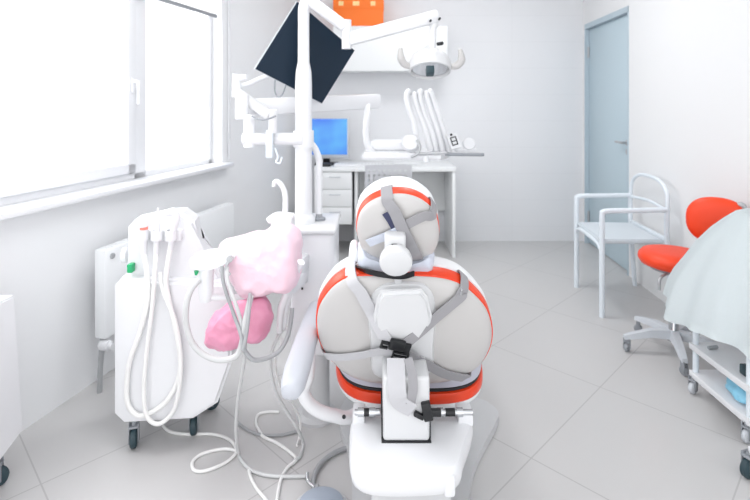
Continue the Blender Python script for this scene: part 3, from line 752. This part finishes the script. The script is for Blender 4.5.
bm = B(); lathe(bm, [(.03, -.008), (.032, 0), (.028, .008), (0, .01)], at(469, 144, 2.46), pn, 24); obj('round_pad', bm, M['white'], du)
bm = B(); bar(bm, at(455, 150, 2.47), at(476, 150.5, 2.47), .04, .02, .005); obj('pad_bracket', bm, M['white'], du)
bm = B(); lathe(bm, [(.014, 0), (.016, .012), (.012, .03), (0, .034)], at(426, 162, 2.405), UP, 16); obj('tray_knob', bm, M['white'], du)

# ================================================================ OPERATING LAMP
YL = 2.18
la = thing('operating_lamp', 'white dental operating lamp with two grab handles on a long arm', 'lamp', at(430, 84, YL+.05))
bm = B(); tube(bm, [at(346.5, 20, PY), at(346.5, 49, PY)], .021, 16, smooth=False); obj('arm_joint', bm, M['white'], la)
bm = B(); bar(bm, at(346, 40, YL-.02), at(438, 16, YL+.05), .05, .058, .012); obj('lamp_arm', bm, M['white'], la)
bm = B(); tube(bm, [at(434, 14, YL+.05), at(434, 26, YL+.05), at(433, 28, YL+.05), at(432.5, 51, YL+.05)], [.022, .02, .016, .016], 16, smooth=False); obj('stem', bm, M['white'], la)
bm = B()
for x, y in ((430, 21.5), (439, 19.5)): lathe(bm, [(.005, 0), (.005, .03)], at(x, y, YL+.03), V((0, -1, 0)), 10)
lathe(bm, [(.008, 0), (.008, .03)], at(438, 44, YL+.03), V((.6, -1, 0)), 12); obj('bolt', bm, M['seam'], la)
lc = at(430, 65, YL+.05); ax = V((.02, .40, 1)).normalized()
bm = B(); lathe(bm, [(.02, .088), (.03, .072), (.058, .056), (.08, .036), (.092, .012), (.095, -.012), (.092, -.03), (.086, -.032), (.08, -.01), (.05, .012), (0, .02)], lc, ax, 40); obj('lamp_head', bm, M['shell2'], la)
bm = B(); lathe(bm, [(.079, -.022), (.05, -.004), (0, .004)], lc, ax, 32); obj('reflector', bm, M['chrome'], la)
bm = B(); obox(bm, at(430, 71, YL-.055), V((1, 0, 0)), V((0, .9, -.4)), V((0, .4, .9)), .034, .04, .036, .005); obj('sensor', bm, M['teal'], la)
for p in (((413, 67), (405, 64.5), (401, 58), (400.5, 48)), ((447, 66), (456, 66), (461.5, 60), (460, 49))):
    bm = B(); tube(bm, [at(x, y, YL+.04-.01*i) for i, (x, y) in enumerate(p)], [.011, .016, .017, .008], 12); obj('grab_handle', bm, M['shell'], la)

# ================================================================ HANGING MONITOR
mo = thing('dental_monitor', 'tilted dark screen monitor hanging behind the white unit post', 'monitor', at(305, 100, 2.28))
MC = at(305, 55, 2.25); MN = V((.44, -1, -.10)).normalized()   # centre and facing of the screen
T_, R_, B_, L_ = [onplane(x, y, MC, MN) for x, y in ((297, 1), (355, 50.5), (322, 104), (254.5, 69))]
nm = (R_-T_).cross(L_-T_).normalized()
if nm.y > 0: nm = -nm
cx = (R_+L_+T_+B_)/4
bm = B(); prism(bm, [T_, R_, B_, L_], -nm*.018, .004); obj('casing', bm, M['bezel'], mo)
bm = B(); prism(bm, [cx+(p-cx)*.985+nm*.0005 for p in (T_, R_, B_, L_)], nm*.003); obj('screen', bm, M['screen'], mo)
bm = B(); lathe(bm, [(.05, .016), (.05, .045), (.03, .06)], cx, -nm, 24)
tube(bm, [cx-nm*.05, at(285, 70, 2.34), at(262, 78, 2.31), at(246, 85, 2.25), at(238, 86, 2.20)], .012, 12); obj('mount_bracket', bm, M['white'], mo)
bm = B(); tube(bm, [at(236.5, 74, 2.19), at(236.5, 97, 2.19)], [.018, .02], 16, smooth=False); lathe(bm, [(.014, 0), (.014, .04)], at(238, 78, 2.19), V((1, -.1, .1)), 14); obj('elbow', bm, M['white'], mo)
bm = B(); bar(bm, at(236, 92, 2.19), at(271, 116, 2.06), .035, .042, .01); obj('swing_arm', bm, M['shell2'], mo)
bm = B(); tube(bm, [at(273, 110, 2.06), at(273, 132, 2.08)], .0185, 16, smooth=False); obj('pivot', bm, M['white'], mo)
bm = B(); lathe(bm, [(.03, -.014), (.034, -.01), (.034, .01), (.03, .014)], at(271, 139, 2.12), V((1, 0, 0)), 20); box(bm, at(266, 0, 2.07).x, at(273, 0, 2.07).x, 2.06, 2.085, zz(158, 2.07), zz(130, 2.07), .005)
tube(bm, [at(275, 148, 2.07), at(278, 157, 2.07), at(276, 162, 2.07), at(280, 163, 2.07), at(282, 157, 2.07)], .004, 8); obj('clamp', bm, M['chairW'], mo)
bm = B(); tube(bm, [at(275, 78, 2.30), at(275, 92, 2.25), at(279, 97, 2.235), at(283, 93, 2.25), at(287, 82, 2.30)], .0035, 8); obj('cord', bm, M['grey'], mo)
bm = B(); tube(bm, [at(252, 116, 2.06), at(258, 119, 2.05), at(266, 119.5, 2.03), at(276, 116, 2.04)], .0035, 8); obj('cord', bm, M['grey'], mo)

# ================================================================ DENTAL CHAIR
AX = .105
ch = thing('dental_chair', 'grey dental chair with orange piping seen from behind in the middle of the room', 'dental chair', (AX, 1.7, 0))
th = math.radians(23)
C0 = at(405, 328, 1.50); w = V((0, -math.cos(th), -math.sin(th))); vd = V((0, -math.sin(th), math.cos(th)))
bp = lambda px, py, off: onplane(px, py, C0+w*off, w)
lp = catmull([bp(x, y, 0) for x, y in ((352, 278), (380, 277), (410, 277), (440, 279), (460, 285), (475, 296), (487, 311), (492, 330), (490, 348), (481, 364), (466, 375), (444, 382), (410, 384), (375, 383), (350, 376), (333, 363), (321, 345), (317, 325), (319, 308), (328, 293), (339, 283))], 5, True)
LPB = lp; bm = B(); pillow(bm, lp, C0, w, [(0, .022), (.4, .022), (.7, .0205), (.85, .017), (.94, .010), (.985, .003), (1, -.004), (1, -.012)]); br = obj('backrest', bm, M['shell'], ch)
bm = B(); pillow(bm, lp, C0, w, [(.985, -.010), (1.008, -.013), (1.018, -.022), (1.018, -.040), (1.008, -.048), (.985, -.05)]); obj('piping', bm, M['orange'], br)
bm = B(); tube(bm, [C0+(p-C0)*1.002-w*.008 for p in LPB+LPB[:1]], .0035, 8, smooth=False, caps=False); obj('edge_cord', bm, M['orange'], br)
bm = B(); pillow(bm, lp, C0, w, [(.975, -.048), (1.012, -.055), (1.015, -.075), (.985, -.10), (.9, -.115), (.5, -.122), (0, -.122)]); obj('back_cushion', bm, M['matt'], br)
# spine panels
lp2 = catmull([bp(x, y, .020) for x, y in ((376, 290), (402, 284), (428, 288), (436, 310), (434, 345), (431, 372), (402, 380), (374, 374), (370, 345), (368, 312))], 4, True)
bm = B(); pillow(bm, lp2, bp(402, 330, .020), w, [(0, .016), (.7, .015), (.93, .010), (1, 0), (1, -.01)]); obj('spine_panel', bm, M['shell2'], ch)
bm = B(); lp3 = [bp(x, y, .034) for x, y in ((381, 287), (421, 285), (427, 292), (431.5, 311), (430, 318), (414, 342), (408, 346), (397, 346), (391, 343), (374.5, 320), (373.5, 312), (377, 293))]
prism(bm, lp3, w*.026, .010, 3); obj('spine_cover', bm, M['shell2'], ch)
# headrest
CH = at(398, 228, 1.42); tw = math.radians(24); wh = V((0, -math.cos(tw), -math.sin(tw)))
hp = lambda px, py, off: onplane(px, py, CH+wh*off, wh)
lp = catmull([hp(x, y, 0) for x, y in ((357, 233), (359, 217), (367, 206), (380, 199), (395, 196), (410, 197), (424, 203), (434, 213), (439, 228), (438, 244), (431, 256), (416, 263), (398, 265), (377, 262), (363, 252))], 6, True)
LPH = lp; bm = B(); pillow(bm, lp, CH, wh, [(0, .024), (.4, .023), (.7, .020), (.86, .014), (.95, .007), (.985, .001), (1, -.005), (1, -.012)]); hr = obj('headrest', bm, M['shell'], ch)
bm = B(); pillow(bm, lp, CH, wh, [(.98, -.010), (1.012, -.013), (1.025, -.022), (1.025, -.036), (1.01, -.043), (.98, -.045)]); obj('piping', bm, M['orange'], hr)
bm = B(); pillow(bm, lp, CH, wh, [(.97, -.043), (1.02, -.050), (1.04, -.066), (1.02, -.09), (.92, -.115), (.6, -.135), (0, -.14)]); obj('head_cushion', bm, M['matt'], hr)
# headrest support
bm = B(); kc = at(396, 262, 1.345)
lathe(bm, [(0, .012), (.036, .012), (.043, .007), (.045, -.003), (.042, -.02), (.036, -.03)], kc, wh, 36); obj('headrest_knob', bm, M['shell2'], ch)
bm = B(); obox(bm, at(395, 244, 1.375), V((1, 0, 0)), V((0, -.1, 1)), wh, .058, .062, .03, .008, 3)
bar(bm, at(396, 244, 1.39), at(399, 296, 1.46), .05, .022, .006, up=V((1, 0, 0))); hb = obj('headrest_bracket', bm, M['shell2'], ch)
bm = B(); obox(bm, at(394.5, 246, 1.350), V((1, 0, 0)), V((0, -.1, 1)), wh, .016, .008, .006); obj('adjuster_slot', bm, M['black'], hb)
# film sleeve round the backrest top and its black elastic band
CS = at(396, 262, 1.46)
lp = catmull([onplane(x, y, CS, w) for x, y in ((360, 250), (368, 252), (382, 258), (398, 260), (416, 258), (432, 253), (434, 263), (428, 271), (412, 275), (390, 276), (366, 272), (358, 266))], 5, True)
bm = B(); pillow(bm, lp, CS, w, [(0, .03), (.7, .028), (.92, .02), (1, 0), (1, -.03), (.9, -.05), (0, -.055)], .004, 25, 4); obj('film_sleeve', bm, M['wrap'], ch, smooth=70)
bm = B(); ribbon(bm, [at(357, 267, 1.455), at(368, 271, 1.418), at(384, 274.5, 1.405), at(402, 276, 1.40), at(414, 273, 1.41)], .017, .004, w); obj('elastic_band', bm, M['black'], ch)
bm = B(); lp = catmull([at(x, y, 1.50) for x, y in ((350, 244), (356, 240), (360, 250), (359, 266), (354, 271), (349, 266))], 5, True)
pillow(bm, lp, at(354, 256, 1.50), V((0, -1, 0)), [(0, .02), (.7, .018), (1, 0), (.7, -.04), (0, -.05)]); obj('side_pad', bm, M['matt'], ch)

# seat
def sell(cx_, cy_, z, rx, ry, n=64, p=.62):
    return [V((cx_+rx*math.copysign(abs(math.cos(q))**p, math.cos(q)), cy_+ry*math.copysign(abs(math.sin(q))**p, math.sin(q)), z)) for q in [2*math.pi*k/n for k in range(n)]]
SZ = .308; scx, scy = .122, 2.02
lp = sell(scx, scy, SZ, .266, .415, p=.52); c = V((scx, scy, SZ))
bm = B(); pillow(bm, lp, c, UP, [(0, 0), (.9, 0), (.98, .008), (1.0, .018), (1.0, .028)]); st = obj('seat', bm, M['matt'], ch)
bm = B(); pillow(bm, lp, c, UP, [(.98, .024), (1.0, .027), (1.01, .032), (1.01, .052), (1.0, .060), (.97, .063)]); obj('piping', bm, M['orange'], st)
bm = B(); pillow(bm, lp, c, UP, [(.95, .061), (.985, .064), (.985, .072), (.95, .075)]); obj('seam_strip', bm, M['seam'], st)
bm = B(); pillow(bm, lp, c, UP, [(.94, .072), (.995, .078), (1.0, .125), (.95, .14), (.85, .148), (0, .150)]); obj('seat_cushion', bm, M['cushion'], st)
bm = B(); lp = sell(scx, 2.66, SZ+.03, .21, .36); pillow(bm, lp, V((scx, 2.66, SZ+.03)), UP, [(0, 0), (.93, 0), (1, .02), (1, .07), (.95, .085), (.8, .09), (0, .09)]); obj('leg_rest', bm, M['matt'], ch)
# armrest
bm = B(); loops = []
for y, x, hw, hh, z in ((1.262, -.214, .012, .010, .567), (1.27, -.214, .024, .020, .568), (1.30, -.213, .032, .026, .570), (1.36, -.212, .035, .028, .575), (1.5, -.210, .034, .027, .58), (1.66, -.206, .031, .024, .585), (1.76, -.204, .026, .020, .588), (1.79, -.203, .012, .01, .588)):
    loops.append([V((x+hw*math.copysign(abs(math.cos(q))**.8, math.cos(q)), y, z+hh*math.copysign(abs(math.sin(q))**.8, math.sin(q)))) for q in [2*math.pi*k/24 for k in range(24)]])
loft(bm, loops); ar = obj('armrest', bm, M['arm'], ch)
bm = B(); tube(bm, [V((-.205, 1.56, .565)), V((-.212, 1.57, .45)), at(303, 390, 1.58), at(308, 402, 1.59), at(319, 411, 1.6), at(334, 415.5, 1.61), at(352, 416, 1.63), V((.03, 1.70, .31))], .0205, 16, sub=8); obj('armrest_support', bm, M['white'], ch)
bm = B(); lathe(bm, [(.006, 0), (.006, .004)], at(344, 416.5, 1.588), V((0, -1, .1)), 12); obj('screw', bm, M['seam'], ch)
# mechanism behind the seat
bx0, bx1, byf = .022, .152, 1.385
zt_, zb = H-(404-HY)*byf/F, H-(442-HY)*byf/F
bm = B(); box(bm, bx0, bx1, byf, 1.56, zb, zt_+.075, .010, 3); obj('hinge_cover', bm, M['shell2'], ch)
bm = B(); box(bm, bx0-.004, bx1+.004, byf-.002, 1.53, zb-.003, zb+.001, .001)
for x in (bx0-.004, bx1): box(bm, x, x+.004, byf+.012, 1.53, zb, zb+.06)
obj('hinge_gap', bm, M['seam'], ch)
zt2 = zb-.003
ol = [V((x, y, zt2)) for x, y in catmull([(-.055, 1.52, 0), (.1, 1.525, 0), (.262, 1.52, 0), (.262, 1.44, 0), (.228, 1.37, 0), (.205, 1.305, 0), (.13, 1.278, 0), (.03, 1.275, 0), (-.032, 1.29, 0), (-.056, 1.35, 0), (-.06, 1.45, 0)], 4, True) for x, y in [(x, y)]] if False else None
ctl = [(-.072, 1.50), (-.04, 1.525), (.1, 1.53), (.265, 1.525), (.292, 1.50), (.275, 1.44), (.245, 1.37), (.222, 1.31), (.18, 1.285), (.1, 1.277), (.02, 1.277), (-.035, 1.287), (-.063, 1.32), (-.072, 1.40)]
ol = [V((p.x, p.y, zt2-.07)) for p in catmull([V((x, y, 0)) for x, y in ctl], 4, True)]
bm = B(); pillow(bm, ol, V((.105, 1.41, zt2-.07)), UP, [(0, -.004), (.8, -.004), (.93, 0), (.98, .010), (1, .026), (1, .040), (.985, .056), (.95, .066), (.88, .070), (.6, .071), (0, .071)]); box(bm, .178, .208, 1.285, 1.36, zt2-.075, zt2-.02, .008); obj('mechanism_cover', bm, M['white'], ch)
for x0, x1 in ((-.066, -.03), (.245, .29)):
    bm = B(); box(bm, x0, x1, 1.47, 1.53, zt2-.01, zt2+.028, .005); obj('rod_bracket', bm, M['white'], ch)
for x0, x1 in ((-.06, bx0-.008), (bx1+.008, .288)):
    bm = B(); zc = zt2+.030; tube(bm, [V((x0, 1.475, zc)), V((x1, 1.475, zc))], .0085, 14, smooth=False)
    for k in range(2): 
        xx = x0+(x1-x0)*(.25+.45*k); lathe(bm, [(.0125, -.009), (.0125, .009)], V((xx, 1.475, zc)), V((1, 0, 0)), 16)
    rd = obj('pivot_rod', bm, M['chrome'], ch)
    bm = B(); xx = x0+(x1-x0)*.48; lathe(bm, [(.011, -.014), (.011, .014)], V((xx, 1.475, zc)), V((1, 0, 0)), 16); obj('bushing', bm, M['black'], rd)
bm = B(); box(bm, -.01, .21, 1.36, 1.85, .03, zt2-.05, .02, 3); box(bm, .0, .22, 1.55, 2.2, .25, SZ+.004, .02, 2); obj('pump_column', bm, M['plate'], ch)
pl = [(468, 560), (469, 500), (473, 470), (481, 450), (493, 428), (498.5, 414), (494, 405), (478, 398), (450, 392), (400, 390), (360, 393), (344, 401), (339.5, 415), (342, 432), (349, 450), (352, 475), (352, 500), (352, 560)]
bm = B(); ol = catmull([fl(x, y, .034) for x, y in pl], 4, True); prism(bm, [V((p.x, p.y, .001)) for p in ol], (0, 0, .033), .006, 2); obj('base_plate', bm, M['plate'], ch)

# ================================================================ STRAPS
bh = thing('body_harness', 'grey webbing harness with a black buckle crossed over the chair back', 'harness', bp(398, 380, .1))
def strap(pts, wd, m, parent, name='strap', n=w, thick=.003):
    bm = B(); ribbon(bm, pts, wd, thick, n); return obj(name, bm, m, parent)
def follow(loop, c, n, prof):
    # height of the shell surface above its rim plane, at a point given by a photo pixel
    def f(px, py, extra=.007, lo=None):
        p = onplane(px, py, c, n)
        for _ in range(3):
            d = p-c; d -= n*d.dot(n); best, s = -2, 1
            for q in loop:
                e = q-c; k = e.normalized().dot(d.normalized()) if d.length > 1e-6 else 1
                if k > best: best, s = k, d.length/e.length
            h = prof[-1][1]
            for (s0, h0), (s1, h1) in zip(prof[:-1], prof[1:]):
                if s0 <= s <= s1: h = h0+(h1-h0)*(s-s0)/(s1-s0); break
            h += extra
            if lo is not None: h = max(h, lo)
            p = onplane(px, py, c+n*h, n)
        return p
    return f
bs = follow(LPB, C0, w, [(0, .022), (.4, .022), (.7, .0205), (.85, .017), (.94, .010), (.985, .003), (1.0, -.004), (1.03, -.03), (1.06, -.06), (1.1, -.10)])
def overrim(loop, c, n, px, py, steps):
    # points (and outward normals) carrying a strap over the rim, at the side a photo pixel shows
    p = onplane(px, py, c, n); d = (p-c).normalized()
    q = max(loop, key=lambda q: (q-c).normalized().dot(d)); e = (q-c); r = e.normalized()
    P, N = [], []
    for s, off in steps:
        P.append(c+e*s+n*off); k = min(1, max(0, (.02-off)/.04)); N.append((n*(1-k)+r*k).normalized())
    return P, N
RIM = [(.995, -.052), (1.03, -.048), (1.035, -.022), (1.0, .006), (.95, .017)]
def wrapped(loop, c, n, px, py, pts, wd, m, parent, name='strap', steps=RIM):
    P, N = overrim(loop, c, n, px, py, steps)
    return strap(P+pts, wd, m, parent, name, n=N+[n]*len(pts))
wrapped(LPB, C0, w, 350, 276, [bs(360, 291), bs(366, 302, .009), bs(372, 313, .014), bs(379, 327, .02, .054), bs(388, 343, .03, .066)], .036, M['strapL'], bh)
wrapped(LPB, C0, w, 467, 284, [bs(460, 297), bs(447, 308, .010), bs(435, 318, .016), bs(424, 328, .02, .050), bs(405, 344, .03, .066)], .033, M['strap'], bh)
wrapped(LPB, C0, w, 466, 376, [bs(446, 374), bs(434, 368, .008), bs(420, 361, .02, .046), bs(404, 354, .02, .060)], .034, M['strap'], bh)
wrapped(LPB, C0, w, 324, 352, [bs(342, 357), bs(360, 355, .008), bs(376, 352, .02, .046), bs(392, 350, .02, .060)], .028, M['strapL'], bh)
strap([at(396, 358, 1.405), at(396, 374, 1.39), at(397, 390, 1.375), at(400, 402, 1.372), at(413, 410, 1.372)], .05, M['strapL'], bh)
strap([at(408, 358, 1.40), at(412, 372, 1.385), at(413, 388, 1.372), at(410, 404, 1.368)], .026, M['strap'], bh)
bm = B(); bm2 = None
lpz = [at(383, 380, 1.384), at(398, 374, 1.384)]
bc_ = bp(397, 345, .072); e1 = V((.95, 0, -.0)).normalized(); e1 = (V((1, 0, 0))*.96+vd*-.25).normalized(); e2 = w.cross(e1).normalized()
obox(bm, bc_, e1, e2, w, .046, .036, .014, .004)
for sx, sy, a, b_ in ((-.034, .0, .022, .008), (-.034, .018, .022, .007), (-.043, .009, .007, .026), (.030, .004, .022, .03)):
    obox(bm, bc_+e1*sx+e2*-sy, e1, e2, w, a, b_, .009, .002)
obj('buckle', bm, M['black'], bh)
bm = B(); c_ = bp(400, 356.5, .070)
for sx, sy, a, b_ in ((0, .014, .048, .006), (0, 0, .048, .005), (0, -.014, .048, .006), (-.022, 0, .006, .03), (.022, 0, .006, .03)):
    obox(bm, c_+e1*sx+e2*sy, e1, e2, w, a, b_, .007, .0015)
obj('slider', bm, M['black'], bh)
bm = B(); c_ = at(427, 411, 1.378)
obox(bm, c_, V((1, 0, .2)), V((-.2, 0, 1)), V((0, -1, 0)), .026, .05, .02, .004); obox(bm, c_+V((-.022, 0, -.012)), V((1, 0, -.5)), V((.5, 0, 1)), V((0, -1, 0)), .03, .014, .014, .003); obox(bm, c_+V((.024, 0, -.004)), V((1, 0, 0)), V((0, 0, 1)), V((0, -1, 0)), .03, .018, .016, .003); obj('end_clip', bm, M['black'], bh)
bm = B(); obox(bm, bs(461, 294, .010), (vd*1.0+V((.1, 0, 0))), V((1, 0, 0)), w, .032, .007, .005, .002); obj('adjuster', bm, M['chrome'], bh)

hs = thing('head_strap', 'grey webbing strap with navy backing crossed over the headrest', 'strap', hp(410, 262, .05))
hh = follow(LPH, CH, wh, [(0, .024), (.4, .023), (.7, .020), (.86, .014), (.95, .007), (.985, .001), (1, -.005), (1.05, -.03), (1.12, -.07), (1.25, -.12)])
RIMH = [(.99, -.047), (1.04, -.043), (1.045, -.020), (1.0, .006), (.94, .017)]
wrapped(LPH, CH, wh, 388, 198, [hh(395, 212, .011), hh(402, 228, .011), hh(410, 244, .011), hh(417, 258, .011), hh(419, 263, .011)], .033, M['strap'], hs, steps=RIMH)
wrapped(LPH, CH, wh, 435, 211, [hh(424, 216, .010), hh(413, 221, .008), hh(404, 226, .006)], .030, M['strap'], hs, steps=RIMH)
strap([hh(398, 230), hh(388, 235), hh(378, 239), hh(368, 243)], .026, M['wrap'], hs, n=wh)
strap([hh(385, 213, .005), hh(391, 222, .005), hh(398, 235, .005), hh(405, 246, .005)], .017, M['navy'], hs, 'backing', n=wh)
strap([hh(376, 241, .006), hh(384, 238, .006), hh(392, 234, .006)], .014, M['navy'], hs, 'backing', n=wh)

# ================================================================ CAMERA, LIGHT
sc = bpy.context.scene
cam = bpy.data.cameras.new('camera'); co = bpy.data.objects.new('camera', cam); C.objects.link(co)
co.location = (0, 0, H); co.rotation_euler = (math.pi/2, 0, 0)
cam.sensor_width = 36; cam.sensor_fit = 'HORIZONTAL'; cam.lens = 24.0; cam.shift_y = -(250-HY)/750
cam.clip_start = .05
cam.dof.use_dof = True; cam.dof.focus_distance = 1.55; cam.dof.aperture_fstop = 3.2
sc.camera = co
wd = bpy.data.worlds.new('daylight'); sc.world = wd; wd.use_nodes = True
bg = wd.node_tree.nodes['Background']; bg.inputs[0].default_value = (.985, .99, 1.0, 1); bg.inputs[1].default_value = 1.25
# daylight entering at the window opening
L = bpy.data.lights.new('window_daylight', 'AREA'); L.shape = 'RECTANGLE'; L.size = 2.6; L.size_y = 1.5; L.energy = 45; L.color = (1, 1, 1)
lo = bpy.data.objects.new('window_daylight', L); C.objects.link(lo); lo.location = W(2.7, -.75, 2.25)
lo.rotation_euler = V((nv.x, nv.y, -.75)).to_track_quat('-Z', 'Y').to_euler()
vs = sc.view_settings; sc.display_settings.display_device = 'sRGB'
vs.view_transform = 'Standard'; vs.look = 'None'; vs.gamma = 1; vs.use_curve_mapping = False; vs.exposure = .68
